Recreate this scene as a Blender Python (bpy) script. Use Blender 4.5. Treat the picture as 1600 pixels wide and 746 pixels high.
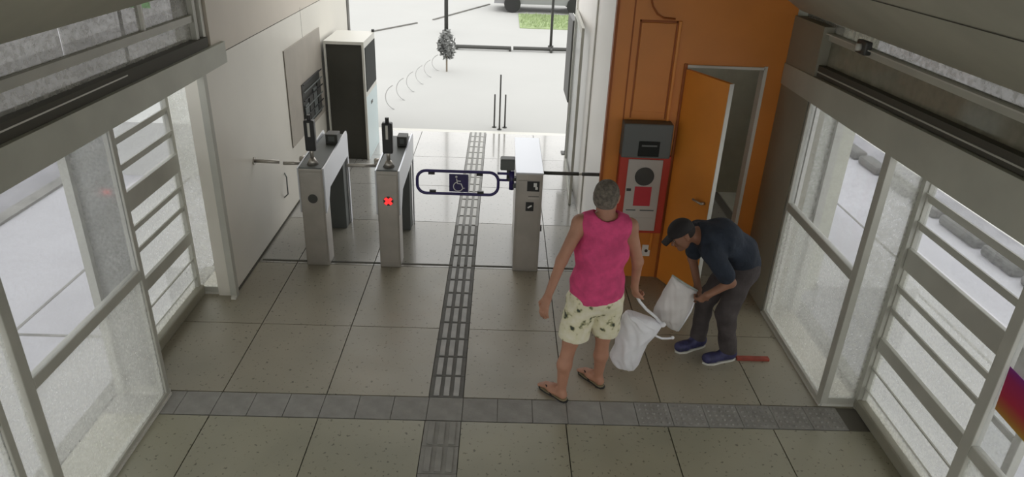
import bpy, bmesh, math, random
import numpy as np
from mathutils import Vector, Matrix
random.seed(7)
for o in list(bpy.data.objects): bpy.data.objects.remove(o)
SC = bpy.context.scene
COL = SC.collection
R = math.radians
# ------------------------------------------------------------------ camera, world, exposure
cam = bpy.data.cameras.new('camera'); cam.lens = 1095.2/1600*36; cam.sensor_width = 36; cam.clip_start = .05; cam.clip_end = 300
camo = bpy.data.objects.new('camera', cam); COL.objects.link(camo); SC.camera = camo
ya, pi_, ro = R(1.452), R(25.786), R(-2.388)
fw = Vector((math.sin(ya)*math.cos(pi_), math.cos(ya)*math.cos(pi_), -math.sin(pi_)))
rt = Vector((math.cos(ya), -math.sin(ya), 0)); up = rt.cross(fw)
r2 = rt*math.cos(ro)-up*math.sin(ro); u2 = up*math.cos(ro)+rt*math.sin(ro)
camo.matrix_world = Matrix(((r2.x, u2.x, -fw.x, 0), (r2.y, u2.y, -fw.y, 0), (r2.z, u2.z, -fw.z, 3.3), (0, 0, 0, 1)))
W = bpy.data.worlds.new('overcast'); SC.world = W; W.use_nodes = True
bg = W.node_tree.nodes['Background']; bg.inputs[0].default_value = (1.0, 1.0, .985, 1); bg.inputs[1].default_value = 1.85
SC.view_settings.view_transform = 'Standard'; SC.view_settings.look = 'None'; SC.view_settings.gamma = 1
SC.view_settings.use_curve_mapping = False; SC.view_settings.exposure = 0.0
SC.cycles.max_bounces = 12; SC.cycles.diffuse_bounces = 6; SC.cycles.transparent_max_bounces = 16
SC.cycles.caustics_reflective = False; SC.cycles.sample_clamp_indirect = 4

# ------------------------------------------------------------------ materials
MATS = {}
def mat(name, col, rough=.6, metal=0, spec=.5, noise=0, nscale=8, bump=0, bscale=60, emit=0, col2=None, coat=0):
    m = bpy.data.materials.new(name); m.use_nodes = True
    nt = m.node_tree; b = nt.nodes['Principled BSDF']
    c = (col[0], col[1], col[2], 1)
    b.inputs['Base Color'].default_value = c; b.inputs['Roughness'].default_value = rough
    b.inputs['Metallic'].default_value = metal; b.inputs['Specular IOR Level'].default_value = spec
    b.inputs['Coat Weight'].default_value = coat
    if noise:
        tc = nt.nodes.new('ShaderNodeTexCoord'); n = nt.nodes.new('ShaderNodeTexNoise'); n.inputs['Scale'].default_value = nscale; n.inputs['Detail'].default_value = 6
        r = nt.nodes.new('ShaderNodeValToRGB'); c2 = col2 or tuple(x*(1-noise) for x in col)
        r.color_ramp.elements[0].position = .35; r.color_ramp.elements[1].position = .65
        r.color_ramp.elements[0].color = (c2[0], c2[1], c2[2], 1); r.color_ramp.elements[1].color = c
        nt.links.new(tc.outputs['Object'], n.inputs['Vector']); nt.links.new(n.outputs['Fac'], r.inputs['Fac']); nt.links.new(r.outputs['Color'], b.inputs['Base Color'])
    if bump:
        tc = nt.nodes.new('ShaderNodeTexCoord'); n = nt.nodes.new('ShaderNodeTexNoise'); n.inputs['Scale'].default_value = bscale
        bp = nt.nodes.new('ShaderNodeBump'); bp.inputs['Strength'].default_value = bump; bp.inputs['Distance'].default_value = .02
        nt.links.new(tc.outputs['Object'], n.inputs['Vector']); nt.links.new(n.outputs['Fac'], bp.inputs['Height']); nt.links.new(bp.outputs['Normal'], b.inputs['Normal'])
    if emit:
        b.inputs['Emission Color'].default_value = c; b.inputs['Emission Strength'].default_value = emit
    MATS[name] = m; return m
def glass(name, tint, frost=0, fcol=(.8, .8, .78), gloss=.05, mottle=0, mscale=70):
    m = bpy.data.materials.new(name); m.use_nodes = True; nt = m.node_tree; nt.nodes.clear()
    out = nt.nodes.new('ShaderNodeOutputMaterial'); tr = nt.nodes.new('ShaderNodeBsdfTransparent'); tr.inputs[0].default_value = (*tint, 1)
    cur = tr.outputs[0]
    if frost:
        di = nt.nodes.new('ShaderNodeBsdfTranslucent'); di.inputs[0].default_value = (*fcol, 1)
        d2 = nt.nodes.new('ShaderNodeBsdfDiffuse'); d2.inputs[0].default_value = (*fcol, 1)
        a = nt.nodes.new('ShaderNodeMixShader'); a.inputs[0].default_value = .5; nt.links.new(di.outputs[0], a.inputs[1]); nt.links.new(d2.outputs[0], a.inputs[2])
        mx = nt.nodes.new('ShaderNodeMixShader'); mx.inputs[0].default_value = frost
        if mottle:
            tc = nt.nodes.new('ShaderNodeTexCoord'); n = nt.nodes.new('ShaderNodeTexNoise'); n.inputs['Scale'].default_value = mscale; n.inputs['Detail'].default_value = 4
            mr = nt.nodes.new('ShaderNodeMapRange'); mr.inputs[1].default_value = .3; mr.inputs[2].default_value = .7
            mr.inputs[3].default_value = max(0, frost-mottle); mr.inputs[4].default_value = min(1, frost+mottle)
            nt.links.new(tc.outputs['Object'], n.inputs['Vector']); nt.links.new(n.outputs['Fac'], mr.inputs[0]); nt.links.new(mr.outputs[0], mx.inputs[0])
        nt.links.new(cur, mx.inputs[1]); nt.links.new(a.outputs[0], mx.inputs[2]); cur = mx.outputs[0]
    gl = nt.nodes.new('ShaderNodeBsdfGlossy'); gl.inputs['Roughness'].default_value = .08
    m2 = nt.nodes.new('ShaderNodeMixShader'); m2.inputs[0].default_value = gloss
    nt.links.new(cur, m2.inputs[1]); nt.links.new(gl.outputs[0], m2.inputs[2]); nt.links.new(m2.outputs[0], out.inputs[0])
    MATS[name] = m; return m

frame = mat('grey_aluminium', (.47, .465, .415), .5, .0, noise=.1, nscale=5)
beamm = mat('beam_paint', (.50, .505, .44), .55, noise=.12, nscale=3)
ceilm = mat('ceiling_paint', (.46, .45, .37), .7, noise=.12, nscale=2)
darkm = mat('dark_gasket', (.075, .07, .055), .8)
lighttrim = mat('light_trim', (.62, .61, .56), .45)
wallm = mat('cream_panel', (.72, .69, .62), .35, noise=.05, nscale=1.5)
wallup = mat('upper_panel', (.62, .56, .48), .5, noise=.05, nscale=2)
olive = mat('olive_wall', (.30, .285, .225), .55, noise=.08, nscale=3)
orange = mat('orange_paint', (.68, .24, .035), .42, noise=.12, nscale=2)
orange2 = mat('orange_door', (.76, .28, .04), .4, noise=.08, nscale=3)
orangeD = mat('orange_groove', (.34, .09, .012), .6)
roomm = mat('room_wall', (.5, .5, .42), .8, noise=.1)
clear = glass('clear_glass', (.93, .94, .95), frost=.10, fcol=(.85, .85, .83), mottle=.07, mscale=55)
hazy = glass('hazy_glass', (.9, .91, .9), frost=.38, fcol=(.8, .8, .77), mottle=.16, mscale=45)
frosted = glass('frosted_glass', (.8, .8, .8), frost=.7, fcol=(.5, .5, .48), mottle=.2, mscale=60, gloss=0)
smoky = glass('smoky_glass', (.30, .295, .25), frost=.6, fcol=(.34, .32, .26), mottle=.22, mscale=9)
tinted = glass('tinted_glass', (.66, .66, .64), frost=.3, fcol=(.42, .41, .37), mottle=.2, mscale=30)
steel = mat('brushed_steel', (.50, .47, .43), .34, .75, noise=.12, nscale=6)
steelL = mat('steel_reflection_tint', (.66, .68, .73), .3, .5)  # same steel, its bluish reflection painted into a paler base
black = mat('black_plastic', (.018, .018, .018), .4)
charcoal = mat('charcoal', (.05, .05, .045), .5)
machm = mat('machine_side', (.042, .04, .03), .45, noise=.1)
white = mat('white_plastic', (.8, .8, .78), .4)
red = mat('red_paint', (.50, .05, .03), .45)
redlabel = mat('red_label', (.52, .035, .05), .5)
ledred = mat('red_led', (1, .03, .03), .4, emit=1.6)
greybox = mat('slate_plastic', (.11, .12, .115), .5)
greyscr = mat('dark_screen', (.02, .022, .02), .6, spec=.15)
pinkm = mat('pink_cotton', (.72, .075, .22), .85, noise=.25, nscale=14, bump=.5, bscale=22)
skin1 = mat('tanned_skin', (.46, .23, .15), .6, noise=.12, nscale=10)
skin2 = mat('brown_skin', (.26, .125, .075), .6, noise=.12, nscale=10)
hair1 = mat('grey_hair', (.22, .19, .155), .9, noise=.5, nscale=45, bump=.6, bscale=120)
hair2 = mat('black_hair', (.02, .016, .014), .9)
navym = mat('navy_cotton', (.018, .026, .042), .9, noise=.3, nscale=10, bump=.5, bscale=18)
pantm = mat('dark_trousers', (.07, .058, .058), .9, noise=.3, nscale=9, bump=.6, bscale=16)
capm = mat('cap_cloth', (.016, .014, .015), .85)
shoem = mat('blue_shoe', (.045, .045, .13), .6, noise=.5, nscale=25)
solem = mat('black_rubber', (.02, .02, .02), .7)
strapm = mat('sandal_footbed', (.33, .29, .18), .7)
bagm = mat('white_sack', (.82, .82, .86), .38, noise=.06, nscale=9, bump=.45, bscale=9)
bag2m = mat('pale_grey_sack', (.66, .63, .62), .45, noise=.1, nscale=7, bump=.4, bscale=8)
eyem = mat('eye_white', (.8, .78, .75), .3)
lipm = mat('lip', (.3, .1, .08), .5)
brick = mat('brick_red', (.36, .07, .045), .7, noise=.3, nscale=20)
bluesign = mat('indigo_sign', (.03, .022, .10), .4)
gatem = mat('indigo_tube', (.035, .025, .13), .35)
leafm = mat('leaf_green', (.12, .26, .05), .7, noise=.5, nscale=8)
barkm = mat('bark', (.2, .17, .13), .9)
sepm = mat('lane_block', (.11, .108, .10), .9, noise=.3, nscale=3)
plazam = mat('plaza_concrete', (.445, .445, .43), .85, noise=.03, nscale=.6)
roadm = mat('road_concrete', (.40, .395, .42), .9, noise=.10, nscale=1.2, bump=.2, bscale=30)
lanem = mat('bus_lane', (.27, .265, .285), .9, noise=.3, nscale=1.6)
kerbm = mat('kerb_concrete', (.20, .195, .18), .9, noise=.35, nscale=3)
palegrass = mat('pale_grass', (.33, .42, .20), .9, noise=.3, nscale=5)
tact = mat('tactile_concrete', (.31, .30, .28), .75, noise=.2, nscale=9, bump=.2)
tactb = mat('tactile_rib', (.42, .415, .395), .55, noise=.2, nscale=9)
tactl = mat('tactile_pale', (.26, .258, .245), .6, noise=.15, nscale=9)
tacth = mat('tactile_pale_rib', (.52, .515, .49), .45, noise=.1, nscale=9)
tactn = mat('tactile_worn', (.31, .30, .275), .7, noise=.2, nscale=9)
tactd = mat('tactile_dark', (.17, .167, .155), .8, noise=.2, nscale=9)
# shorts: cream with scattered leaf print
def shorts_mat():
    m = mat('cream_print_cotton', (.70, .64, .42), .9); nt = m.node_tree; b = nt.nodes['Principled BSDF']
    tc = nt.nodes.new('ShaderNodeTexCoord'); v = nt.nodes.new('ShaderNodeTexNoise'); v.inputs['Scale'].default_value = 17; v.inputs['Detail'].default_value = 2
    r = nt.nodes.new('ShaderNodeValToRGB'); e = r.color_ramp.elements
    e[0].position = .30; e[0].color = (.05, .06, .05, 1); e[1].position = .36; e[1].color = (.34, .33, .18, 1)
    x = r.color_ramp.elements.new(.42); x.color = (.72, .68, .48, 1); x = r.color_ramp.elements.new(.68); x.color = (.80, .76, .62, 1)
    nt.links.new(tc.outputs['Object'], v.inputs['Vector']); nt.links.new(v.outputs['Fac'], r.inputs['Fac']); nt.links.new(r.outputs['Color'], b.inputs['Base Color'])
    return m
shortm = shorts_mat()
# floor: polished speckled stone
def stone(name, base, warm, coat=.0, ra=.30, rb=.48):
    m = mat(name, base, .2, spec=.7, coat=coat); m.node_tree.nodes['Principled BSDF'].inputs['Coat Roughness'].default_value = .07; nt = m.node_tree; b = nt.nodes['Principled BSDF']
    geo = nt.nodes.new('ShaderNodeNewGeometry')
    n1 = nt.nodes.new('ShaderNodeTexNoise'); n1.inputs['Scale'].default_value = 1.3; n1.inputs['Detail'].default_value = 3
    r1 = nt.nodes.new('ShaderNodeValToRGB'); r1.color_ramp.elements[0].position = .35; r1.color_ramp.elements[1].position = .65
    r1.color_ramp.elements[0].color = (*base, 1); r1.color_ramp.elements[1].color = (*warm, 1)
    vo = nt.nodes.new('ShaderNodeTexNoise'); vo.inputs['Scale'].default_value = 34; vo.inputs['Detail'].default_value = 2
    r2_ = nt.nodes.new('ShaderNodeValToRGB'); r2_.color_ramp.elements[0].position = .30; r2_.color_ramp.elements[1].position = .36
    r2_.color_ramp.elements[0].color = (.30, .29, .27, 1); r2_.color_ramp.elements[1].color = (1, 1, 1, 1)
    mx = nt.nodes.new('ShaderNodeMix'); mx.data_type = 'RGBA'; mx.blend_type = 'MULTIPLY'; mx.inputs[0].default_value = .85
    for n in (n1, vo): nt.links.new(geo.outputs['Position'], n.inputs['Vector'])
    nt.links.new(n1.outputs['Fac'], r1.inputs['Fac']); nt.links.new(vo.outputs['Fac'], r2_.inputs['Fac'])
    nt.links.new(r1.outputs['Color'], mx.inputs[6]); nt.links.new(r2_.outputs['Color'], mx.inputs[7]); nt.links.new(mx.outputs[2], b.inputs['Base Color'])
    n3 = nt.nodes.new('ShaderNodeTexNoise'); n3.inputs['Scale'].default_value = 5
    mr = nt.nodes.new('ShaderNodeMapRange'); mr.inputs[3].default_value = ra; mr.inputs[4].default_value = rb
    nt.links.new(geo.outputs['Position'], n3.inputs['Vector']); nt.links.new(n3.outputs['Fac'], mr.inputs[0]); nt.links.new(mr.outputs[0], b.inputs['Roughness'])
    return m
stoneA = stone('polished_stone', (.272, .25, .19), (.322, .288, .218))
stoneB = stone('polished_stone_olive', (.27, .26, .192), (.33, .31, .225))
stoneC = stone('stone_outdoor_reflection', (.30, .295, .275), (.34, .33, .305), .75, .12, .22)  # same stone, lightened and coated to carry the bright outdoor reflection
stoneD = stone('stone_faint_reflection', (.26, .247, .21), (.30, .285, .245), .3, .2, .3)  # same stone, the fading entrance reflection put into tone and gloss
groutm = mat('grout', (.14, .13, .11), .9)

# ------------------------------------------------------------------ mesh helpers
class MB:
    def __init__(s): s.bm = bmesh.new()
    def box(s, a, b, bev=0, M=None):
        c = Vector(((a[0]+b[0])/2, (a[1]+b[1])/2, (a[2]+b[2])/2))
        r = bmesh.ops.create_cube(s.bm, size=1)
        for v in r['verts']:
            v.co = Vector((v.co.x*abs(b[0]-a[0]), v.co.y*abs(b[1]-a[1]), v.co.z*abs(b[2]-a[2])))+c
        if bev:
            es = list({e for v in r['verts'] for e in v.link_edges})
            rb = bmesh.ops.bevel(s.bm, geom=es, offset=bev, segments=2, affect='EDGES', profile=.5)
            vs = {v for f in rb['faces'] for v in f.verts} | {v for v in r['verts'] if v.is_valid}
        else: vs = set(r['verts'])
        if M is not None:
            for v in vs: v.co = M @ v.co
        return s
    def quadbox(s, p, th):
        """box from 4 corner points (a quad) extruded by vector th"""
        vs = [s.bm.verts.new(q) for q in p]+[s.bm.verts.new(Vector(q)+Vector(th)) for q in p]
        for f in ((0, 1, 2, 3), (7, 6, 5, 4), (0, 4, 5, 1), (1, 5, 6, 2), (2, 6, 7, 3), (3, 7, 4, 0)): s.bm.faces.new([vs[i] for i in f])
        return s
    def prism(s, pts, th):
        n = len(pts); vs = [s.bm.verts.new(q) for q in pts]; ws = [s.bm.verts.new(Vector(q)+Vector(th)) for q in pts]
        s.bm.faces.new(vs); s.bm.faces.new(ws[::-1])
        for i in range(n): s.bm.faces.new([vs[i], ws[i], ws[(i+1) % n], vs[(i+1) % n]])
        return s
    def tube(s, pts, r, n=10, closed=False, r2=None):
        pts = [Vector(p) for p in pts]; N = len(pts); rings = []
        prev = None
        for i, p in enumerate(pts):
            if closed: t = pts[(i+1) % N]-pts[i-1]
            else: t = pts[min(i+1, N-1)]-pts[max(i-1, 0)]
            t.normalize()
            if prev is None:
                a = Vector((0, 0, 1)) if abs(t.z) < .9 else Vector((1, 0, 0)); u = t.cross(a).normalized()
            else: u = (prev-t*prev.dot(t)).normalized()
            prev = u; w = t.cross(u)
            rr = r if r2 is None else r+(r2-r)*i/(N-1)
            rings.append([s.bm.verts.new(p+(u*math.cos(2*math.pi*k/n)+w*math.sin(2*math.pi*k/n))*rr) for k in range(n)])
        for i in range(N if closed else N-1):
            A, B = rings[i], rings[(i+1) % N]
            for k in range(n): s.bm.faces.new([A[k], A[(k+1) % n], B[(k+1) % n], B[k]])
        if not closed:
            s.bm.faces.new(rings[0][::-1]); s.bm.faces.new(rings[-1])
        return s
    def cyl(s, a, b, r, n=16, r2=None):
        return s.tube([a, b], r, n, r2=r if r2 is None else r2)
    def ball(s, c, r, sc=(1, 1, 1), n=12):
        q = bmesh.ops.create_uvsphere(s.bm, u_segments=n, v_segments=max(6, n*2//3), radius=r)
        for v in q['verts']: v.co = Vector((v.co.x*sc[0], v.co.y*sc[1], v.co.z*sc[2]))+Vector(c)
        return s
    def build(s, name, m, parent=None, smooth=False):
        bmesh.ops.recalc_face_normals(s.bm, faces=s.bm.faces[:])
        me = bpy.data.meshes.new(name); s.bm.to_mesh(me); s.bm.free(); me.materials.append(m)
        if smooth:
            for p in me.polygons: p.use_smooth = True
        return link(name, me, parent)
def link(name, me, parent=None):
    o = bpy.data.objects.new(name, me); COL.objects.link(o)
    if parent is not None:
        o.parent = parent
        if parent.type == 'EMPTY': o.matrix_parent_inverse = Matrix.Translation(-base(parent))
    return o
def base(o):
    v = o.location.copy()
    return v
def thing(name, loc, label=None, cat=None, group=None, kind=None):
    o = bpy.data.objects.new(name, None); o.location = loc; o.empty_display_size = .1; COL.objects.link(o); return tag(o, label, cat, group, kind)
def tag(o, label=None, cat=None, group=None, kind=None):
    if label: o['label'] = label
    if cat: o['category'] = cat
    if group: o['group'] = group
    if kind: o['kind'] = kind
    return o
def B(name, m, a, b, parent=None, bev=0): return MB().box(a, b, bev).build(name, m, parent)
S = 'structure'

# ------------------------------------------------------------------ SDF bodies -> one continuous mesh (surface nets)
def seg(a, b, r1, r2=None, k=.03, wide=None, s=1.0): return ('c', np.array(a, float), np.array(b, float), r1, r1 if r2 is None else r2, k, wide, s)
def ell(c, r, k=.02, M=None): return ('e', np.array(c, float), np.array(r, float), k, M)
def sdf_mesh(name, prims, m, parent=None, cuts=(), res=.008, grow=0.0, ripple=0.0, holes=()):
    lo = np.full(3, 9e9); hi = -lo
    for p in prims:
        if p[0] == 'c':
            r = max(p[3], p[4])*max(1, p[7])+.03
            lo = np.minimum(lo, np.minimum(p[1], p[2])-r); hi = np.maximum(hi, np.maximum(p[1], p[2])+r)
        else:
            r = max(p[2])+.03; lo = np.minimum(lo, p[1]-r); hi = np.maximum(hi, p[1]+r)
    lo -= grow; hi += grow
    n = np.ceil((hi-lo)/res).astype(int)+1
    F = np.full(n, .2, dtype=np.float32)
    ax = [lo[i]+np.arange(n[i])*res for i in range(3)]
    def eval_prim(p, sl):
        X = ax[0][sl[0], None, None]; Y = ax[1][None, sl[1], None] if False else ax[1][sl[1]][None, :, None]; Z = ax[2][sl[2]][None, None, :]
        X = ax[0][sl[0]][:, None, None]
        if p[0] == 'c':
            a, b = p[1], p[2]; ab = b-a; L = max(ab@ab, 1e-9)
            t = np.clip(((X-a[0])*ab[0]+(Y-a[1])*ab[1]+(Z-a[2])*ab[2])/L, 0, 1)
            vx = X-a[0]-t*ab[0]; vy = Y-a[1]-t*ab[1]; vz = Z-a[2]-t*ab[2]
            if p[6] is not None:
                u = np.array(p[6], float); u /= np.linalg.norm(u); q = (vx*u[0]+vy*u[1]+vz*u[2])*(1-1/p[7])
                vx = vx-q*u[0]; vy = vy-q*u[1]; vz = vz-q*u[2]
            return np.sqrt(vx*vx+vy*vy+vz*vz)-(p[3]+(p[4]-p[3])*t)-grow
        c, r = p[1], p[2]; x, y, z = X-c[0], Y-c[1], Z-c[2]
        if p[4] is not None:
            M = np.array(p[4]); x, y, z = (M[0][0]*x+M[1][0]*y+M[2][0]*z, M[0][1]*x+M[1][1]*y+M[2][1]*z, M[0][2]*x+M[1][2]*y+M[2][2]*z)
        k0 = np.sqrt((x/r[0])**2+(y/r[1])**2+(z/r[2])**2); k1 = np.sqrt((x/r[0]**2)**2+(y/r[1]**2)**2+(z/r[2]**2)**2)
        return k0*(k0-1)/np.maximum(k1, 1e-6)-grow
    def rng(p, extra):
        if p[0] == 'c':
            r = max(p[3], p[4])*max(1, p[7])+extra; l = np.minimum(p[1], p[2])-r; h = np.maximum(p[1], p[2])+r
        else: r = max(p[2])+extra; l = p[1]-r; h = p[1]+r
        i0 = np.clip(((l-lo)/res).astype(int), 0, n-1); i1 = np.clip(((h-lo)/res).astype(int)+2, 1, n)
        return tuple(slice(i0[i], i1[i]) for i in range(3))
    for p in prims:
        k = p[5] if p[0] == 'c' else p[3]
        sl = rng(p, k+.04+grow); d = eval_prim(p, sl); f = F[sl]
        h = np.maximum(k-np.abs(f-d), 0)/k
        F[sl] = np.minimum(f, d)-h*h*k*.25
    for p in holes:
        sl = rng(p, .03); d = eval_prim(p, sl); F[sl] = np.maximum(F[sl], -d)
    if ripple:
        X, Y, Z = ax[0][:, None, None], ax[1][None, :, None], ax[2][None, None, :]
        F += (ripple*(np.sin(X*38+Z*13)*np.sin(Y*31-Z*19)+.6*np.sin(Z*47+X*29+np.sin(Y*30)*2))).astype(np.float32)
    for pt, nn in cuts:
        nn = np.array(nn, float); nn /= np.linalg.norm(nn)
        d = (ax[0][:, None, None]-pt[0])*nn[0]+(ax[1][None, :, None]-pt[1])*nn[1]+(ax[2][None, None, :]-pt[2])*nn[2]
        F = np.maximum(F, d.astype(np.float32))
    F[0] = F[-1] = .1; F[:, 0] = F[:, -1] = .1; F[:, :, 0] = F[:, :, -1] = .1
    ins = F < 0
    c8 = [(i, j, k) for i in (0, 1) for j in (0, 1) for k in (0, 1)]
    cnt = sum(ins[i:n[0]-1+i, j:n[1]-1+j, k:n[2]-1+k].astype(np.int8) for i, j, k in c8)
    cells = np.argwhere((cnt > 0) & (cnt < 8)); idx = -np.ones(n-1, dtype=np.int64); idx[tuple(cells.T)] = np.arange(len(cells))
    acc = np.zeros((len(cells), 3)); num = np.zeros(len(cells))
    for a in range(8):
        for b in range(a+1, 8):
            da = np.array(c8[a]); db = np.array(c8[b])
            if np.abs(da-db).sum() != 1: continue
            fa = F[tuple((cells+da).T)]; fb = F[tuple((cells+db).T)]; mk = (fa < 0) != (fb < 0)
            t = np.where(mk, fa/np.where(mk, fa-fb, 1), 0)
            acc += mk[:, None]*(da+t[:, None]*(db-da)); num += mk
    V = lo+(cells+acc/num[:, None])*res
    faces = []
    for axn in range(3):
        o = [0, 0, 0]; o[axn] = 1
        A = ins[:n[0]-o[0], :n[1]-o[1], :n[2]-o[2]]; Bm = ins[o[0]:, o[1]:, o[2]:]
        e = np.argwhere(A != Bm); b1, b2 = [(1, 2), (2, 0), (0, 1)][axn]
        e = e[(e[:, b1] > 0) & (e[:, b2] > 0) & (e[:, b1] < n[b1]-1) & (e[:, b2] < n[b2]-1)]
        u = np.zeros(3, int); u[b1] = 1; v = np.zeros(3, int); v[b2] = 1
        q = np.stack([idx[tuple((e-u-v).T)], idx[tuple((e-v).T)], idx[tuple(e.T)], idx[tuple((e-u).T)]], 1)
        flip = ~A[tuple(e.T)]; q[flip] = q[flip][:, ::-1]; faces.append(q)
    Fc = np.concatenate(faces); Fc = Fc[(Fc >= 0).all(1)]
    me = bpy.data.meshes.new(name); me.from_pydata(V.tolist(), [], Fc.tolist()); me.materials.append(m)
    me.polygons.foreach_set('use_smooth', [True]*len(me.polygons)); me.update()
    return link(name, me, parent)

# ================================================================== SETTING
XL, XR, XW = -2.31, 2.44, -2.33
LS, RS = -2.63, 2.72
# floor slab + tiles
fl = B('floor', groutm, (-2.75, -4, -.12), (2.85, 10.6, -.012)); tag(fl, kind=S)
tilecache = {}
def tile(x0, x1, y0, y1, m, nm='tile', z=0.0):
    key = (round(x1-x0, 3), round(y1-y0, 3), m.name)
    if key not in tilecache:
        b = MB().box((0, 0, -.014), (x1-x0, y1-y0, 0)).build(nm, m, fl); tilecache[key] = b.data
    else: b = link(nm, tilecache[key], fl)
    b.location = (x0, y0, z); return b
xs = [-2.70, -1.95, -1.20, -.455]; xs2 = [-.205, .53, 1.25, 2.0, 2.74]
ys = [-3.9, -2.9, -1.9, -.9, .05, 1.0, 1.95, 2.9, 3.86]; ys2 = [4.12, 5.03, 6.12, 7.2, 8.3, 9.4, 10.58]
g = .004
for Y in (ys, ys2):
    for i in range(len(Y)-1):
        for X in (xs, xs2):
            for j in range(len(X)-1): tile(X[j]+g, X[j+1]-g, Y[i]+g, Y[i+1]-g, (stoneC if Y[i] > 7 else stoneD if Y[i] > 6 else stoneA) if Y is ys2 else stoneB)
# directional tactile path and warning band, tile by tile
def dirtile(tact=None, tactb=None):
    b = MB().box((0, 0, -.014), (.246, .246, 0.001)); r = b.build('tactile_tile', tact, fl); ribs = MB()
    for k in range(3): ribs.box((.03+k*.072, .014, .0), (.072+k*.072, .232, .009), .003)
    q = ribs.build('tactile_ribs', tactb, r); q.parent = r; q['kind'] = 'stuff'; return r, q
def dottile():
    r = MB().box((0, 0, -.014), (.246, .246, 0.001)).build('tactile_tile', tact, fl); dm = MB()
    for i in range(5):
        for j in range(5): dm.cyl((.03+i*.047, .03+j*.047, 0), (.03+i*.047, .03+j*.047, .009), .013, 8, .008)
    q = dm.build('tactile_studs', tact, r); q.parent = r; q['kind'] = 'stuff'; return r, q
def cp(pr, x, y, first):
    r, q = pr
    if not first:
        r = r.copy(); COL.objects.link(r); q = q.copy(); COL.objects.link(q); q.parent = r
    r.location = (x, y, 0)
D = dirtile(tactn, tactn); first = True
y = 3.86-.25
while y > 1.2: cp(D, -.453, y, first); first = False; y -= .25
y = 4.12; D = dirtile(tactd, tactb); first = True
while y < 6.9: cp(D, -.453, y, first); first = False; y += .25
D = dirtile(tactl, tacth); first = True
while y < 10.4: cp(D, -.453, y, first); first = False; y += .25
Dt = dottile(); first = True
x = -2.70; k = 0
while x < 2.52:
    if x > .85: cp(Dt, x, 3.868, first); first = False
    else: tile(x, x+.246, 3.868, 4.114, tact, 'tactile_tile')
    x += .25
B('trim_1', darkm, (-2.3, 6.16, 0), (.98, 6.185, .004)); tag(bpy.data.objects['trim_1'], kind=S)

# ceiling: vaulted soffits and flat crown over the near bay
cm = MB()
sec = [(-2.85, 2.60), (-2.35, 2.60), (-1.1, 3.42), (0, 3.55), (1.1, 3.42), (2.48, 2.56), (2.95, 2.56)]
for i in range(len(sec)-1):
    (a, za), (b, zb) = sec[i], sec[i+1]
    cm.quadbox([(a, -4, za), (b, -4, zb), (b, 6.06, zb), (a, 6.06, za)], (0, 0, .08))
tag(cm.build('ceiling', ceilm), kind=S)
tag(B('trim_2', ceilm, (-2.45, 6.06, 3.2), (.95, 7.6, 3.35)), None, None, None, S)  # unseen entrance roof, cut short so sky light reaches the walls
tag(B('trim_3', ceilm, (.95, 6.06, 3.2), (3.2, 7.75, 3.35)), None, None, None, S)  # unseen room roof, stopped short: the added gap lights the doorway
# seam lines on the right soffit
sd = (Vector((2.48, 0, 2.56))-Vector((1.1, 0, 3.42)))
def soff(t, off=.004): p = Vector((1.1, 0, 3.42))+sd*t; n = Vector((-sd.z, 0, sd.x)).normalized()*-1; return p
tag(MB().quadbox([(soff(.60).x, -4, soff(.60).z-.003), (soff(.603).x, -4, soff(.603).z-.003), (soff(.603).x, 6, soff(.603).z-.003), (soff(.60).x, 6, soff(.60).z-.003)], (0, 0, -.003)).build('trim_4', darkm), kind=S)

# side walls far part
wl = B('wall_left', wallm, (XW-.14, 5.47, 0), (XW, 10.9, 2.06)); tag(wl, kind=S)
B('upper_panel', wallup, (XW-.14, 5.75, 2.068), (XW, 10.9, 3.2), wl)
B('seam', darkm, (XW-.14, 5.5, 2.06), (XW-.004, 10.9, 2.068), wl)
for yy in (8.4,): B('seam', groutm, (XW-.01, yy, 0), (XW+.0012, yy+.005, 2.1), wl)
tag(B('trim_14', frame, (-2.355, 5.44, 0), (-2.30, 5.50, 2.02)), kind=S)
tag(B('baseboard_left', darkm, (XW, 5.52, 0), (XW+.006, 10.8, .025)), kind=S)
wr = B('wall_right', olive, (XR, 5.46, 0), (XR+.16, 6.06, 2.52)); tag(wr, kind=S)
# end column of the left wall
tag(B('trim_5', kerbm, (-2.45, 10.92, 0), (-2.32, 11.05, 3.2)), 'grey steel post at the end of the left wall', None, None, S)
# beams (slightly rising towards the camera) -----------------------------------
def sloped(name, m, x0, x1, ya_, za0, za1, yb, zb0, zb1, parent=None):
    """long bar between y=ya (z za0..za1) and y=yb (z zb0..zb1)"""
    return MB().quadbox([(x0, ya_, za0), (x0, yb, zb0), (x0, yb, zb1), (x0, ya_, za1)], (x1-x0, 0, 0)).build(name, m, parent)
t6 = sloped('trim_6', beamm, XL-.06, XL+.012, -4, 1.985, 2.24, 5.96, 1.985, 2.155); tag(t6, kind=S)
t7 = sloped('trim_7', beamm, XR+.06, XR-.012, -4, 1.96, 2.42, 6.05, 1.955, 2.13); tag(t7, kind=S)
# dark ledges above the beams with a thin bright line
t8 = sloped('trim_8', darkm, XL-.14, XL-.02, -4, 2.24, 2.37, 5.7, 2.155, 2.235); tag(t8, kind=S)
sloped('bright_line', lighttrim, XL-.03, XL-.017, -4, 2.285, 2.297, 4.4, 2.22, 2.228, t8)
t9 = sloped('trim_9', darkm, XR+.14, XR+.02, -4, 2.42, 2.50, 5.6, 2.15, 2.23); tag(t9, kind=S)
sloped('bright_line', frame, XR+.03, XR+.016, -4, 2.45, 2.46, 5.5, 2.18, 2.19, t9)
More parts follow.
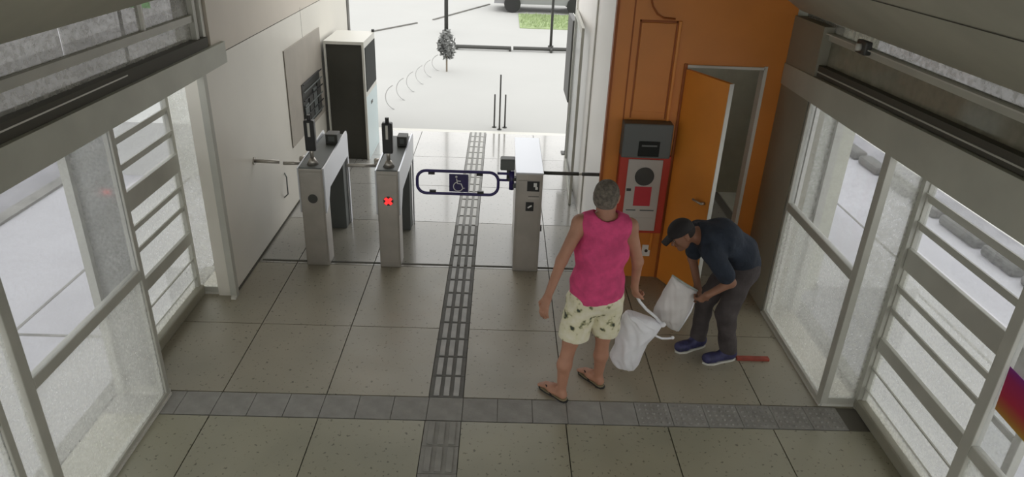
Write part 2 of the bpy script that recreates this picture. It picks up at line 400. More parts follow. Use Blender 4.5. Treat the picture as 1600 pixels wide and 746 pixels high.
# ------------------------------------------------ clerestory glazing
w = thing('window_7', (XL-.08, 3, 2.4), kind=S)
sloped('glass_pane', tinted, XL-.09, XL-.08, -4, 2.37, 2.46, 5.55, 2.235, 2.39, w)
sloped('mullion', frame, XL-.10, XL-.05, -4, 2.44, 2.51, 5.55, 2.37, 2.42, w)
for y0, y1 in ((-4, 3.05), (3.09, 3.9), (3.92, 4.8), (4.82, 5.2), (5.22, 5.55)):
    f = lambda yy: 2.51-(yy+4)/9.55*.09
    sloped('glass_pane', tinted, XL-.09, XL-.08, y0, f(y0), 2.62, y1, f(y1), 2.62, w)
for yy in (3.07, 4.81): B('mullion', lighttrim, (XL-.1, yy-.012, 2.42), (XL-.06, yy+.012, 2.6), w)
for yy in (5.55, 5.68, 5.8): B('post', lighttrim if yy != 5.55 else frame, (XL-.16, yy, 2.15), (XL-.04, yy+.05, 2.75), w)
B('end_panel', olive, (XL-.2, 5.55, 2.15), (XL-.12, 5.95, 3.0), w)
w = thing('window_8', (XR+.08, 3, 2.4), kind=S)
sloped('glass_pane', smoky, XR+.08, XR+.09, -4, 2.50, 2.52, 5.46, 2.23, 2.43, w)
sloped('mullion', beamm, XR+.10, XR+.05, -4, 2.47, 2.515, 6.0, 2.42, 2.475, w)
sloped('glass_pane', tinted, XR+.08, XR+.09, -4, 2.515, 2.58, 6.0, 2.475, 2.56, w)
sloped('bright_line', lighttrim, XR+.02, XR+.05, -4, 2.508, 2.516, 6.0, 2.468, 2.476, w)
cl = thing('clamp', (XR+.03, 4.85, 2.5), 'small dark round fitting on the bright strip under the right ceiling edge', 'fitting')
MB().box((XR-.0, 4.78, 2.44), (XR+.05, 4.92, 2.53), .01).build('housing', charcoal, cl); MB().cyl((XR-.03, 4.85, 2.485), (XR, 4.85, 2.485), .025).build('lens', lighttrim, cl, True)

# ------------------------------------------------ near glass panels, returns and louvres
def panel(name, X, y0, y1, out, rail=None, topz=2.0, g0=clear, g1=hazy, postn=(.07, .045)):
    w = thing(name, (X, (y0+y1)/2, 0), kind=S); d = out
    a, b = sorted((X, X+.05*d))
    B('post', frame, (a, y0, 0), (b, y0+postn[0], topz), w, .004)
    B('post', frame, (a, y1-postn[1], 0), (b, y1, topz), w, .004)
    B('bottom_rail', frame, (a, y0+postn[0], 0), (b, y1-postn[1], .045), w, .004)
    B('sill', lighttrim, (a-.012, y0, 0), (b+.012, y1, .016), w)
    ia, ib = y0+postn[0], y1-postn[1]
    xm = X+.022*d
    if rail:
        B('mid_rail', frame, (a, ia, rail-.035), (b, ib, rail+.035), w, .006)
        B('glass_pane', g0, (xm, ia, rail+.035), (xm+.008, ib, topz), w); B('glass_pane', g1, (xm, ia, .045), (xm+.008, ib, rail-.035), w)
    else: B('glass_pane', g0, (xm, ia, .045), (xm+.008, ib, topz), w)
    return w
w1 = panel('window_1', XL, 2.82, 4.08, -1, 1.0, g1=hazy)
w3 = panel('window_3', XL, .9, 2.66, -1, 1.0)
w3b = panel('window_9', XL, -3.9, .88, -1, 1.0)
w4 = panel('window_4', XR, 4.13, 5.44, 1, 1.065, g1=hazy, postn=(.075, .03))
w6 = panel('window_6', XR, .9, 2.80, 1, .86, postn=(.045, .075))
w6b = panel('window_10', XR, -3.9, .88, 1, 1.0)
B('glass_pane', hazy, (XL-.03, 2.68, .03), (XL-.022, 2.81, 2.0), w3)
def ret(w, Y, xa, xb, gm, h=2.0):
    a, b = sorted((xa, xb))
    B('return_pane', gm, (a, Y, .04), (b, Y+.008, h), w); B('return_sill', lighttrim, (a-.02, Y-.012, 0), (b+.02, Y+.03, .022), w)
    B('return_sill', frame, (a, Y-.004, .022), (b, Y+.02, .07), w)
ret(w1, 4.08, XL-.03, LS, frosted); B('outer_post', frame, (LS-.04, 4.04, 0), (LS+.015, 4.11, 2.0), w1)
ret(w4, 4.14, XR+.03, RS, hazy); B('outer_post', frame, (RS-.03, 4.1, 0), (RS+.03, 4.165, 2.0), w4)
B('outer_post', frame, (RS, 5.46, 0), (RS+.06, 5.56, 2.0), w4); B('outer_post', lighttrim, (XR+.06, 5.41, 0), (XR+.09, 5.45, 1.98), w4)
B('return_pane', hazy, (XR+.05, 5.5, .05), (RS, 5.508, 2.0), w4)
ZS = [(1.70, .065), (1.505, .065), (1.265, .15), (1.035, .065), (.86, .065), (.59, .10), (.37, .045), (.19, .04)]
def louvre(name, X, y0, y1, out):
    w = thing(name, (X, (y0+y1)/2, 0), kind=S); a, b = sorted((X, X+.05*out))
    for yy in (y0, y1-.05): B('post', frame, (a, yy, 0), (b, yy+.05, 2.0), w, .004)
    B('kerb', kerbm if False else olive, (a-.03, y0-.0, 0), (b+.03, y1, .09), w, .01)
    B('glass_pane', hazy, (X+.028*out, y0+.05, .09), (X+.034*out, y1-.05, 1.2), w)
    B('glass_pane', clear, (X+.028*out, y0+.05, 1.34), (X+.034*out, y1-.05, 2.0), w)
    for z, h in ZS:
        s = MB().quadbox([(X+.02*out, y0+.045, z-h/2), (X+.02*out, y1-.045, z-h/2), (X-.012*out, y1-.045, z+h/2), (X-.012*out, y0+.045, z+h/2)], (.012*out, 0, 0)) if h < .08 else MB().box((X-.012, y0+.045, z-h/2), (X+.02, y1-.045, z+h/2), .004)
        s.build('slat', frame, w)
    return w
w2 = louvre('window_2', LS, 4.12, 5.50, -1); ret(w2, 5.50, LS+.0, -2.36, hazy)
w5 = louvre('window_5', RS, 2.76, 4.14, 1)
tag(B('trim_10', lighttrim, (XL-.03, 5.40, 0), (-2.30, 5.44, .02)), kind=S)
for nm, xa, xb in (('trim_11', -2.8, -2.68), ('trim_12', 2.8, 2.9)): tag(B(nm, kerbm, (xa, -4, -.9), (xb, 6.0, -.0)), kind=S)

# ------------------------------------------------ orange kiosk wall, door, side wall, room behind
YO = 6.06; XO = .955; DX0, DX1, DZ = 1.60, 2.27, 2.06
wf = MB().box((XO, YO, 0), (DX0, YO+.08, 3.2)).box((DX1, YO, 0), (XR+.02, YO+.08, 3.2)).box((DX0, YO, DZ), (DX1, YO+.08, 3.2)).build('wall_front', orange); tag(wf, kind=S)
B('corner_strip', orangeD, (XO+.135, YO-.004, .05), (XO+.147, YO, 3.2), wf)
B('edge_trim', orangeD, (XO-.012, YO-.012, 0), (XO+.01, YO+.06, 3.2), wf)
B('access_panel', orange, (1.165, YO-.012, 1.66), (1.455, YO, 2.42), wf, .003)
for a, b in (((1.15, YO-.005, 1.6), (1.162, YO, 2.44)), ((1.458, YO-.005, 1.6), (1.47, YO, 2.44)), ((1.15, YO-.005, 2.424), (1.47, YO, 2.44))): B('panel_groove', orangeD, a, b, wf)
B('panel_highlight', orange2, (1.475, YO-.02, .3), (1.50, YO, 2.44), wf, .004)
kwm = mat('white_cladding', (.90, .87, .83), .35, noise=.05, nscale=1.2)
wk = MB().box((XO, YO+.08, 0), (XO+.06, 9.35, 3.2)).build('wall_kiosk', kwm); tag(wk, kind=S)
B('frame_strip', lighttrim, (XO-.02, 9.29, 0), (XO+.08, 9.40, 3.2), wk); B('frame_strip', lighttrim, (XO-.015, 7.3, 0), (XO, 7.36, 3.2), wk)
rm = MB().box((XO+.06, 8.4, 0), (3.2, 8.5, 3.2)).box((3.1, 6.14, 0), (3.2, 8.4, 3.2)).box((XR+.02, YO, 0), (3.2, YO+.08, 3.2)).build('wall_room', roomm); tag(rm, kind=S)
tag(B('wall_room_floor', roomm, (2.85, YO, -.1), (3.2, 8.5, 0)), kind=S)
d1 = thing('door_1', (DX0, YO, 0), kind=S)
for a, b in (((DX0-.03, YO-.015, 0), (DX0, YO+.09, DZ+.03)), ((DX1-.008, YO-.015, 0), (DX1+.022, YO+.09, DZ+.03)), ((DX0, YO-.015, DZ), (DX1, YO+.09, DZ+.022))): B('door_frame', lighttrim if a[0] > DX0-.01 else orangeD, a, b, d1)
ang = math.atan2(5.53-YO+.025, 1.83-DX0); dl = .555
Md = Matrix.Translation((DX0+.005, YO-.025, 0)) @ Matrix.Rotation(ang, 4, 'Z')
MB().box((0, -.02, .012), (dl, .02, DZ-.01), .003, Md).build('door_leaf', orange2, d1)
MB().box((dl, -.02, .012), (dl+.006, .02, DZ-.01), 0, Md).build('edge_strip', lighttrim, d1)
h = MB().cyl(Md @ Vector((dl-.06, -.02, 1.0)), Md @ Vector((dl-.06, -.06, 1.0)), .012).cyl(Md @ Vector((dl-.06, -.06, 1.0)), Md @ Vector((dl-.17, -.06, 1.0)), .01)
h.cyl(Md @ Vector((dl-.06, .02, 1.0)), Md @ Vector((dl-.06, .06, 1.0)), .012).cyl(Md @ Vector((dl-.06, .06, 1.0)), Md @ Vector((dl-.17, .06, 1.0)), .01)
h.build('door_handle', steel, d1, True)
d2 = thing('door_2', (.86, 7.82, 0), kind=S)      # open glazed leaf of the entrance folded against the kiosk wall
a = Vector((.86, 7.8, 0)); b = Vector((.925, 9.3, 0)); th = Vector((.03, 0, 0))
def dq(p, q, z0, z1, m, nm): MB().quadbox([(p.x, p.y, z0), (q.x, q.y, z0), (q.x, q.y, z1), (p.x, p.y, z1)], th).build(nm, m, d2)
dd = (b-a)
dq(a, a+dd*.045, .01, 2.08, frame, 'door_stile'); dq(b-dd*.045, b, .01, 2.08, frame, 'door_stile'); dq(a+dd*.045, b-dd*.045, 2.0, 2.08, frame, 'door_rail'); dq(a+dd*.045, b-dd*.045, .01, .1, frame, 'door_rail')
MB().quadbox([(p.x+.01, p.y, z) for p, z in ((a+dd*.045, .1), (b-dd*.045, .1), (b-dd*.045, 2.0), (a+dd*.045, 2.0))], (.008, 0, 0)).build('glass_pane', clear, d2)

# ================================================================== OUTSIDE
pz = MB().box((-6.0, 10.6, -1.4), (3.6, 60, -.02)).build('plaza', plazam); tag(pz, kind=S)
tag(B('trim_13', lighttrim, (-2.4, 10.58, -.1), (2.9, 10.72, -.005)), kind=S)
tag(B('side_ground_left', roadm, (-3.2, 6.0, -.9), (-2.5, 10.6, -.02)), kind=S)
tag(B('side_ground_right', roadm, (3.2, 6.0, -.9), (4.2, 10.6, -.02)), kind=S)
tag(B('road_left', roadm, (-16, -10, -1.0), (-2.75, 60, -.9)), kind=S)
tag(B('road_right', roadm, (2.9, -10, -1.0), (16, 60, -.9)), kind=S)
tag(B('road_far_left', roadm, (-40, -10, -1.05), (-14, 60, -.92)), kind=S)
tag(B('road_far_right', roadm, (16, -10, -1.05), (40, 60, -.92)), kind=S)
tag(B('bus_lane_left', lanem, (-12.5, -10, -.9), (-6.9, 60, -.895)), kind=S)
tag(B('bus_lane_right', lanem, (7.15, -10, -.9), (12.5, 60, -.895)), kind=S)
tag(B('kerb_left', kerbm, (-6.85, -10, -.9), (-6.65, 60, -.86)), kind=S)
for X in (-4.95, 5.22, 5.45):
    tag(B('road_joint', kerbm, (X, -10, -.9), (X+.035, 40, -.896)), kind=S)
tag(B('road_joint', kerbm, (-8, 6.05, -.9), (-3.2, 6.09, -.896)), kind=S)
tag(B('lane_line', lighttrim, (7.55, -10, -.9), (7.66, 40, -.893)), kind=S)
# lane separators on the right road
yy = 4.2; i = 0; sep = None
words = ['nearest', 'second nearest', 'third nearest', 'fourth nearest', 'fifth nearest', 'sixth nearest', 'seventh nearest', 'eighth nearest', 'ninth nearest', 'tenth nearest', 'farthest']
while yy < 13.6:
    L = (.9 if i % 2 else .7)
    s = MB().box((6.72, yy, -.9), (6.98, yy+L, -.74), .05).build('lane_separator', sepm)
    tag(s, 'rounded kerb block on the right road, ' + words[min(i, 10)] + ' of the row', 'kerb', 'kerb blocks along the right road'); yy += L+.14; i += 1
# bollards
for i, (x, y_, hh, lb) in enumerate(((-.085, 10.98, .52, 'left'), (-.0, 10.86, .86, 'tall middle'), (.085, 10.98, .52, 'right'))):
    t = thing('bollard', (x, y_, -.02), f'{lb} dark post of the three thin bollards on the white plaza', 'bollard', 'thin bollards outside the entrance')
    MB().cyl((x, y_, -.02), (x, y_, hh), .013, 10).build('post', charcoal, t, True); MB().cyl((x, y_, -.02), (x, y_, -.008), .035, 12).build('base_plate', charcoal, t)
# barrier line on plaza
bl = thing('low_barrier', (0, 17.4, -.02), 'long low dark barrier bar lying across the plaza beyond the bollards', 'barrier')
for k, (a_, b_) in enumerate(((-1.15, .22), (.28, 1.2), (1.24, 1.95))): MB().cyl((a_, 17.35+.04*k, .05), (b_, 17.37+.05*k, .05), .045, 8).build('bar', charcoal, bl)
for X in (-1.1, .2, 1.2, 1.9): B('foot', charcoal, (X-.03, 17.3, -.02), (X+.03, 17.5, .06), bl)
def pole(nm, x, y_, h0, r, label):
    t = thing(nm, (x, y_, -.02), label, 'pole'); MB().cyl((x, y_, -.02), (x, y_, h0), r, 10, r*.8).build('shaft', charcoal, t, True)
    MB().cyl((x, y_, -.02), (x, y_, .05), r*2, 10).build('base', charcoal, t); return t
pole('street_pole', -1.52, 19.6, 6, .055, 'thin dark street pole behind the small grey shrub on the plaza')
pole('sign_pole', 1.22, 17.9, 5, .035, 'slim dark pole in front of the pale grass and parked car')
# shrub / grey plant
def foliage(name, m, c, r, n, sz, parent, squash=(1, 1, 1)):
    f = MB(); rr = random.Random(hash(name) % 99+3)
    for _ in range(n):
        v = Vector((rr.gauss(0, 1), rr.gauss(0, 1), rr.gauss(0, 1))).normalized()*r*rr.random()**.4
        v = Vector((v.x*squash[0], v.y*squash[1], v.z*squash[2]))+Vector(c)
        a_ = Vector((rr.uniform(-1, 1), rr.uniform(-1, 1), rr.uniform(-1, 1))).normalized(); b_ = a_.orthogonal().normalized()
        q = [v+a_*sz, v+b_*sz*.4, v-a_*sz, v-b_*sz*.4]; f.bm.faces.new([f.bm.verts.new(p) for p in q])
    o = f.build(name, m, parent); return o
greyleaf = mat('grey_leaf', (.25, .255, .245), .8, noise=.4, nscale=6)
t = thing('shrub', (-1.15, 14.9, -.02), 'small grey-looking shrub standing alone on the white plaza', 'shrub'); foliage('foliage', greyleaf, (-1.15, 14.9, .52), .33, 320, .06, t, (.55, .55, 1)); MB().cyl((-1.15, 14.9, -.02), (-1.15, 14.9, .4), .02, 6).build('stem', barkm, t)
t = thing('grass_patch', (1.2, 21.5, -.02), 'pale green patch of grass beyond the low barrier', 'grass'); t['kind'] = 'stuff'
f = MB(); rr = random.Random(4)
for _ in range(900):
    x = .55+rr.random()*2.1; y_ = 20.9+rr.random()*2.6; hgt = .05+.06*rr.random(); a_ = rr.random()*6
    f.bm.faces.new([f.bm.verts.new(p) for p in ((x, y_, -.02), (x+.03*math.cos(a_), y_+.03*math.sin(a_), -.02), (x+.02, y_+.02, hgt))])
f.build('grass_blades', palegrass, t); B('turf', palegrass, (.5, 20.8, -.02), (2.7, 23.6, .0), t)
# parked car far behind
t = thing('car', (1.3, 24.5, -.02), 'grey parked car at the top of the picture beyond the grass', 'car')
carM = mat('car_paint', (.30, .30, .31), .3, .3); carG = mat('car_glass', (.05, .05, .055), .1)
prof = [(-1.6, .25), (-1.55, .62), (-.9, .72), (-.5, 1.1), (.7, 1.12), (1.15, .72), (1.65, .62), (1.7, .25)]
MB().prism([(1.3+x, 23.9, z) for x, z in prof], (0, 1.5, 0)).build('body', carM, t)
MB().prism([(1.3+x, 23.88, z) for x, z in [(-.8, .74), (-.45, 1.05), (.65, 1.07), (1.0, .74)]], (0, .03, 0)).build('side_window', carG, t)
for X in (.3, 2.35): MB().cyl((X, 23.82, .25), (X, 24.0, .25), .27, 16).build('wheel', black, t); MB().cyl((X, 25.25, .25), (X, 25.42, .25), .27, 16).build('wheel', black, t)
# bike rack of thin hoops
t = thing('bike_rack', (-1.2, 12.6, -.02), 'row of thin grey hoops outside beyond the ticket machine', 'bike rack')
hoopm = mat('hoop_metal', (.48, .48, .47), .5, .3)
for k in range(6):
    x0 = -1.92+k*.10; y0 = 11.9+k*.62; hh_ = .20-.008*k
    MB().tube([(x0+.17-.22*math.cos(q), y0+.05*q, -.02+hh_+hh_*math.sin(q)*1.04) for q in [math.radians(-74+i*138/11) for i in range(12)]], .0085, 6).build('hoop', hoopm, t)
# paving edge line far left and kerb
t = thing('plaza_kerb', (-2, 22, -.02), kind=S)
for p, q in (((-3.75, 18.9), (-2.5, 21.0)), ((-2.1, 21.7), (-.5, 25.6))): MB().quadbox([(p[0], p[1], -.02), (p[0]+.05, p[1]-.035, -.02), (q[0]+.05, q[1]-.035, -.02), (q[0], q[1], -.02)], (0, 0, .03)).build('kerb_stone', kerbm, t)
# sign totem beyond kiosk
t = thing('totem_sign', (.93, 9.75, -.02), 'tall narrow dark sign board on a thin post past the kiosk wall', 'sign')
MB().cyl((.975, 9.75, 0), (.975, 9.75, .9), .016, 8).build('post', charcoal, t); MB().box((.925, 9.55, .80), (.985, 10.25, 1.90), .01).build('board', charcoal, t); B('base_plate', charcoal, (.91, 9.68, 0), (1.04, 9.82, .012), t)
B('board_edge', lighttrim, (.987, 9.55, .80), (.995, 10.25, 1.90), t)
# green hoarding seen through the upper left glazing
t = thing('green_banner', (-6.6, 13.2, -.02), 'small green banner seen through the glazing at top left', 'banner')
B('sheet', mat('green_banner', (.2, .5, .16), .7), (-6.9, 13.2, 1.3), (-6.35, 13.24, 2.6), t); B('post', charcoal, (-6.95, 13.2, -.02), (-6.9, 13.24, 2.6), t)

# ================================================================== THINGS IN THE ENTRANCE
Y0 = 6.09; Y1 = 7.15; HT = 1.02
def turnstile(x0, x1, label, led):
    t = thing('turnstile', ((x0+x1)/2, Y0, 0), label, 'turnstile', None)
    fr = MB().box((x0, Y0, 0), (x1, Y0+.2, HT-.015), .008); fr.build('front_pedestal', steel, t)
    MB().box((x0+.012, Y0-.006, .05), (x1-.012, Y0, HT-.05), .003).build('front_cover', steel, t)
    MB().box((x0+.01, Y1-.19, 0), (x1-.01, Y1, HT-.26), .006).build('rear_pedestal', greybox, t)
    MB().box((x0+.004, Y0+.2, HT-.27), (x1-.004, Y1, HT-.04), .006).build('upper_cabinet', steel, t)
    pr = [(x1, Y0+.012, HT-.015), (x1, Y1-.10, HT+.03), (x1, Y1-.02, HT+.03), (x1, Y1+.01, HT-.02), (x1, Y1+.01, 0), (x1, Y1-.035, 0), (x1, Y1-.035, HT-.24), (x1, Y0+.21, HT-.27), (x1, Y0+.1, HT-.42), (x1, Y0+.012, HT-.46)]
    MB().prism(pr, (.014, 0, 0)).build('side_panel', steelL, t)
    pr = [(x0-.014, q[1], q[2]) for q in pr]; MB().prism(pr, (.014, 0, 0)).build('side_panel', steelL, t)
    MB().box((x0+.004, Y0, HT-.018), (x1-.004, Y1-.02, HT-.004), .003).build('top_cover', greybox, t)
    xc = (x0+x1)/2+.005
    if led:
        e = MB()
        for s_ in (1, -1): e.box((-.042, -.004, -.014), (.042, .0, .014), 0, Matrix.Translation((xc, Y0-.008, .71)) @ Matrix.Rotation(s_*math.pi/4, 4, 'Y'))
        p = MB().cyl((xc, Y0-.009, .71), (xc, Y0-.004, .71), .047, 24).build('indicator', charcoal, t); e.build('red_cross_light', ledred, t)
    else: MB().cyl((xc, Y0-.01, .71), (xc, Y0-.002, .71), .045, 24).build('indicator', charcoal, t)
    # validator on a flared stem
    yv = Y0+.10; v = MB().cyl((xc, yv, HT-.004), (xc, yv, HT+.06), .055, 18, .022).cyl((xc, yv, HT+.06), (xc, yv, HT+.16), .018, 14); v.build('validator_stem', steel, t, True)
    vb = MB().box((xc-.047, yv-.035, HT+.13), (xc+.047, yv+.035, HT+.42), .012).build('validator', black, t)
    MB().box((xc-.012, yv-.038, HT+.27), (xc+.010, yv-.035, HT+.40)).build('card_slot', lighttrim, t); MB().cyl((xc, yv, HT+.42), (xc, yv, HT+.465), .018, 10).build('validator_knob', black, t)
    rb = MB().box((x0+.10, Y1-.38, HT-.004), (x1+.0, Y1-.24, HT+.10), .006).build('rear_display', charcoal, t); B('display_screen', greybox, (x0+.13, Y1-.384, HT+.03), (x1-.03, Y1-.38, HT+.08), t)
    # three-arm hub on the passage side with one arm across
    xa = x0-.014
    MB().cyl((xa, Y0+.35, .96), (xa-.05, Y0+.35, .95), .05, 16).build('rotor', steel, t, True)
    e_ = -.30 if led else -.19
    MB().cyl((xa-.03, Y0+.28, .955), (x0+e_-.02, Y0+.26, .955), .017, 10).build('arm', steel, t, True)
    return t
turnstile(-1.84, -1.62, 'steel turnstile nearest the cream left wall with a dark unlit round indicator', False)
turnstile(-1.125, -.925, 'steel turnstile beside the swing gate showing a red cross light', True)
t = thing('guard_rail', (-2.1, 6.38, .95), 'short dark bar fixed to the cream left wall beside the leftmost turnstile', 'rail')
MB().cyl((-2.328, 6.36, .965), (-2.09, 6.36, .965), .018, 10).build('bar', steel, t, True); MB().cyl((-2.33, 6.36, .965), (-2.32, 6.36, .965), .04, 14).build('flange', steel, t)
# accessible gate post
gx0, gx1 = .17, .42
t = thing('gate_post', (.3, Y0, 0), 'steel gate cabinet with an indigo swing gate and stickers near the orange wall', 'gate')
MB().box((gx0, Y0, 0), (gx1, Y0+.26, HT), .008).build('front_pedestal', steel, t)
MB().box((gx0+.006, Y0+.26, 0), (gx1-.006, Y1, HT-.02), .004).build('cabinet', steel, t)
MB().box((gx0-.006, Y0-.006, HT), (gx1+.006, Y1+.01, HT+.016), .004).build('top_cover', steelL, t)
MB().box((gx0+.02, Y0-.006, .04), (gx1-.02, Y0, HT-.06), .003).build('front_cover', steel, t)
p = B('sticker', black, (.275, Y0-.009, .855), (.39, Y0-.006, .955), t); B('sticker_print', white, (.335, Y0-.011, .90), (.365, Y0-.009, .94), p); B('sticker_print', white, (.352, Y0-.011, .875), (.375, Y0-.009, .90), p)
B('slot', charcoal, (.29, Y0-.008, .80), (.39, Y0-.006, .806), t); B('slot', lighttrim, (.29, Y0-.008, .78), (.39, Y0-.006, .785), t)
p = B('sticker', black, (.27, Y0-.009, .655), (.345, Y0-.006, .745), t); MB().box((-.022, 0, -.007), (.022, .003, .007), 0, Matrix.Translation((.308, Y0-.012, .70)) @ Matrix.Rotation(-.6, 4, 'Y')).build('sticker_print', white, p)
MB().cyl((gx1, Y0+.12, .42), (gx1+.02, Y0+.12, .42), .03, 12).build('lock', charcoal, t)
# validator on bracket at left of post
MB().box((.02, Y0+.02, 1.04), (.155, Y0+.13, 1.15), .012).build('reader', greybox, t); MB().cyl((.10, Y0+.08, .93), (.10, Y0+.08, 1.05), .02, 10).build('reader_bracket', charcoal, t, True)
MB().box((.09, Y0+.05, .93), (gx0, Y0+.11, .96)).build('reader_bracket', charcoal, t)
# gate loop
GY = 6.16; gl, gr, gb, gt, rr_ = -.755, .005, .775, 1.0, .085
pts = []
for cx, cz, a0 in ((gr-rr_, gt-rr_, 0), (gl+rr_, gt-rr_, 90), (gl+rr_, gb+rr_, 180), (gr-rr_, gb+rr_, 270)):
    for k in range(7): q = R(a0+k*15); pts.append((cx+rr_*math.cos(q), GY, cz+rr_*math.sin(q)))
MB().tube(pts, .0145, 10, closed=True).build('gate_loop', gatem, t, True)
MB().cyl((gr-.01, GY, .995), (.15, GY, .995), .012, 10).cyl((gr, GY, .93), (.13, GY, .93), .012, 10).build('gate_arm', gatem, t, True)
MB().cyl((.13, GY, .84), (.13, GY, 1.02), .024, 14).build('hinge', gatem, t, True); MB().box((.12, GY-.02, .86), (gx0, GY+.02, .90)).build('hinge', greybox, t)
for X in (-.62, -.17): B('clip', black, (X-.03, GY-.01, gt-.035), (X+.03, GY+.01, gt-.01), t); B('clip', black, (X-.03+.01, GY-.01, gb+.01), (X+.03+.01, GY+.01, gb+.035), t)
sg = B('sign_plate', bluesign, (-.455, GY-.008, .80), (-.275, GY+.002, .975), t)
sy = GY-.010; wm = MB(); cx, cz = -.37, .865
wm.tube([(cx+.045*math.cos(R(q)), sy, cz-.012+.045*math.sin(R(q))) for q in range(110, 345, 15)], .0045, 6)
wm.ball((cx-.018, sy, cz+.085), .011, (1, .4, 1)); wm.tube([(cx-.016, sy, cz+.068), (cx-.008, sy, cz+.02), (cx+.028, sy, cz+.015), (cx+.045, sy, cz-.03), (cx+.062, sy, cz-.025)], .0055, 6); wm.tube([(cx-.012, sy, cz+.045), (cx+.024, sy, cz+.042)], .0045, 6)
wm.build('wheelchair_symbol', white, sg)
t = thing('guard_rail', (.7, 6.2, 1.0), 'dark horizontal bar between the gate cabinet and the orange wall', 'rail')
MB().cyl((gx1+.008, 6.2, 1.0), (.76, 6.2, 1.0), .017, 10).build('bar', charcoal, t, True); MB().cyl((.79, 6.2, 1.0), (.953, 6.2, 1.0), .017, 10).build('bar', charcoal, t, True); MB().cyl((.75, 6.2, 1.0), (.80, 6.2, 1.0), .013, 10).build('coupling', lighttrim, t, True)
# ticket machine
t = thing('ticket_machine', (-2.0, 9.2, 0), 'tall dark-sided ticket machine against the cream left wall', 'machine')
MB().box((-2.27, 9.2, .0), (-1.80, 9.98, 1.56), .01).build('cabinet', machm, t)
MB().box((-2.285, 9.17, 0), (-2.262, 9.2, 1.575)).box((-1.80, 9.17, 0), (-1.772, 9.2, 1.575)).box((-2.262, 9.17, 1.552), (-1.80, 9.2, 1.575)).build('edge_trim', lighttrim, t)
B('top_panel', lighttrim, (-2.285, 9.17, 1.575), (-1.772, 10.0, 1.59), t)
MB().box((-1.80, 9.2, 0), (-1.772, 10.0, .86)).build('lower_front', mat('ice_blue_panel', (.55, .66, .68), .35), t); B('screen_bezel', lighttrim, (-1.80, 9.2, .86), (-1.775, 10.0, 1.575), t); B('screen', greyscr, (-1.775, 9.24, .93), (-1.768, 9.97, 1.50), t)
B('coin_slot', charcoal, (-1.773, 9.5, .70), (-1.768, 9.62, .74), t); B('beacon', black, (-1.80, 9.93, 1.59), (-1.765, 9.97, 1.625), t)
# left wall: thin board painting in a shaded patch, and a rack
tag(B('wall_shade_board', mat('beige_wall_shade', (.40, .365, .315), .6, noise=.12, nscale=3), (XW+.005, 7.6, .68), (XW+.012, 9.16, 1.76), None, .002), 'thin beige board painting in a shaded patch of the cream left wall behind the dark rack', 'board')
t = thing('wall_rack', (XW+.03, 8.5, 1.1), 'dark wire leaflet rack hanging on the beige shade board of the left wall', 'rack')
B('back_plate', charcoal, (XW+.013, 8.12, .74), (XW+.02, 8.95, 1.27), t)
for k in range(6): MB().cyl((XW+.045, 8.1, .80+k*.095), (XW+.045, 8.97, .80+k*.095), .008, 6).build('wire', black if k % 2 else greybox, t)
for k in range(4): B('leaflet', charcoal if k % 2 else greybox, (XW+.022, 8.15+k*.2, .78), (XW+.038, 8.31+k*.2, 1.02+.05*k), t)
t = tag(MB().tube([(XW+.0, 7.22, .52), (XW+.04, 7.15, .50), (XW+.05, 7.11, .42), (XW+.05, 7.11, .32), (XW+.0, 7.13, .27)], .007, 6).build('wall_hook', greybox, None, True), 'small curved grey pull handle low on the cream left wall', 'handle')

# orange wall fittings
t = thing('wall_terminal', (1.32, YO, 1.45), 'slate grey box with a dark window mounted on the orange wall', 'terminal')
MB().box((1.09, YO-.14, 1.27), (1.525, YO, 1.585), .012).build('housing', greybox, t); MB().box((1.235, YO-.15, 1.29), (1.42, YO-.14, 1.43), .004).build('window', greyscr, t)
MB().box((1.26, YO-.155, 1.385), (1.395, YO-.15, 1.40)).build('window_lip', greybox, t)
t = thing('fire_hose_cabinet', (1.34, YO, .9), 'red-framed white cabinet panel with a dark round opening on the orange wall', 'cabinet')
MB().box((1.10, YO-.06, .50), (1.56, YO, 1.27), .006).build('red_frame', red, t)
pn = MB().box((1.175, YO-.072, .53), (1.49, YO-.06, 1.235), .004).build('white_panel', mat('cabinet_panel', (.50, .47, .43), .5), t)
MB().cyl((1.335, YO-.078, 1.075), (1.335, YO-.071, 1.075), .088, 28).build('round_opening', charcoal, pn); B('red_label', redlabel, (1.26, YO-.076, .785), (1.415, YO-.071, .975), pn)
for k, (a_, b_) in enumerate(((1.20, 1.29), (1.33, 1.46))): B('printed_line', greybox, (a_, YO-.075, .735), (b_, YO-.071, .745), pn)
B('printed_line', frame, (1.2, YO-.075, .66), (1.46, YO-.071, .665), pn); B('latch', charcoal, (1.185, YO-.08, .93), (1.225, YO-.071, .955), pn)
t = thing('wall_socket', (1.455, YO, .3), 'small white power socket low on the orange wall', 'socket')
MB().box((1.415, YO-.012, .23), (1.495, YO, .35), .004).build('plate', white, t); MB().cyl((1.455, YO-.015, .29), (1.455, YO-.011, .29), .016, 14).build('outlet', charcoal, t)
tag(MB().tube([(1.20, YO-.01, 3.1), (1.215, YO-.012, 2.62), (1.24, YO-.012, 2.55), (1.285, YO-.012, 2.49), (1.34, YO-.012, 2.46), (1.44, YO-.012, 2.455)], .008, 6).build('cable', orangeD, None, True), 'thin cable bending down the top of the orange wall', 'cable')
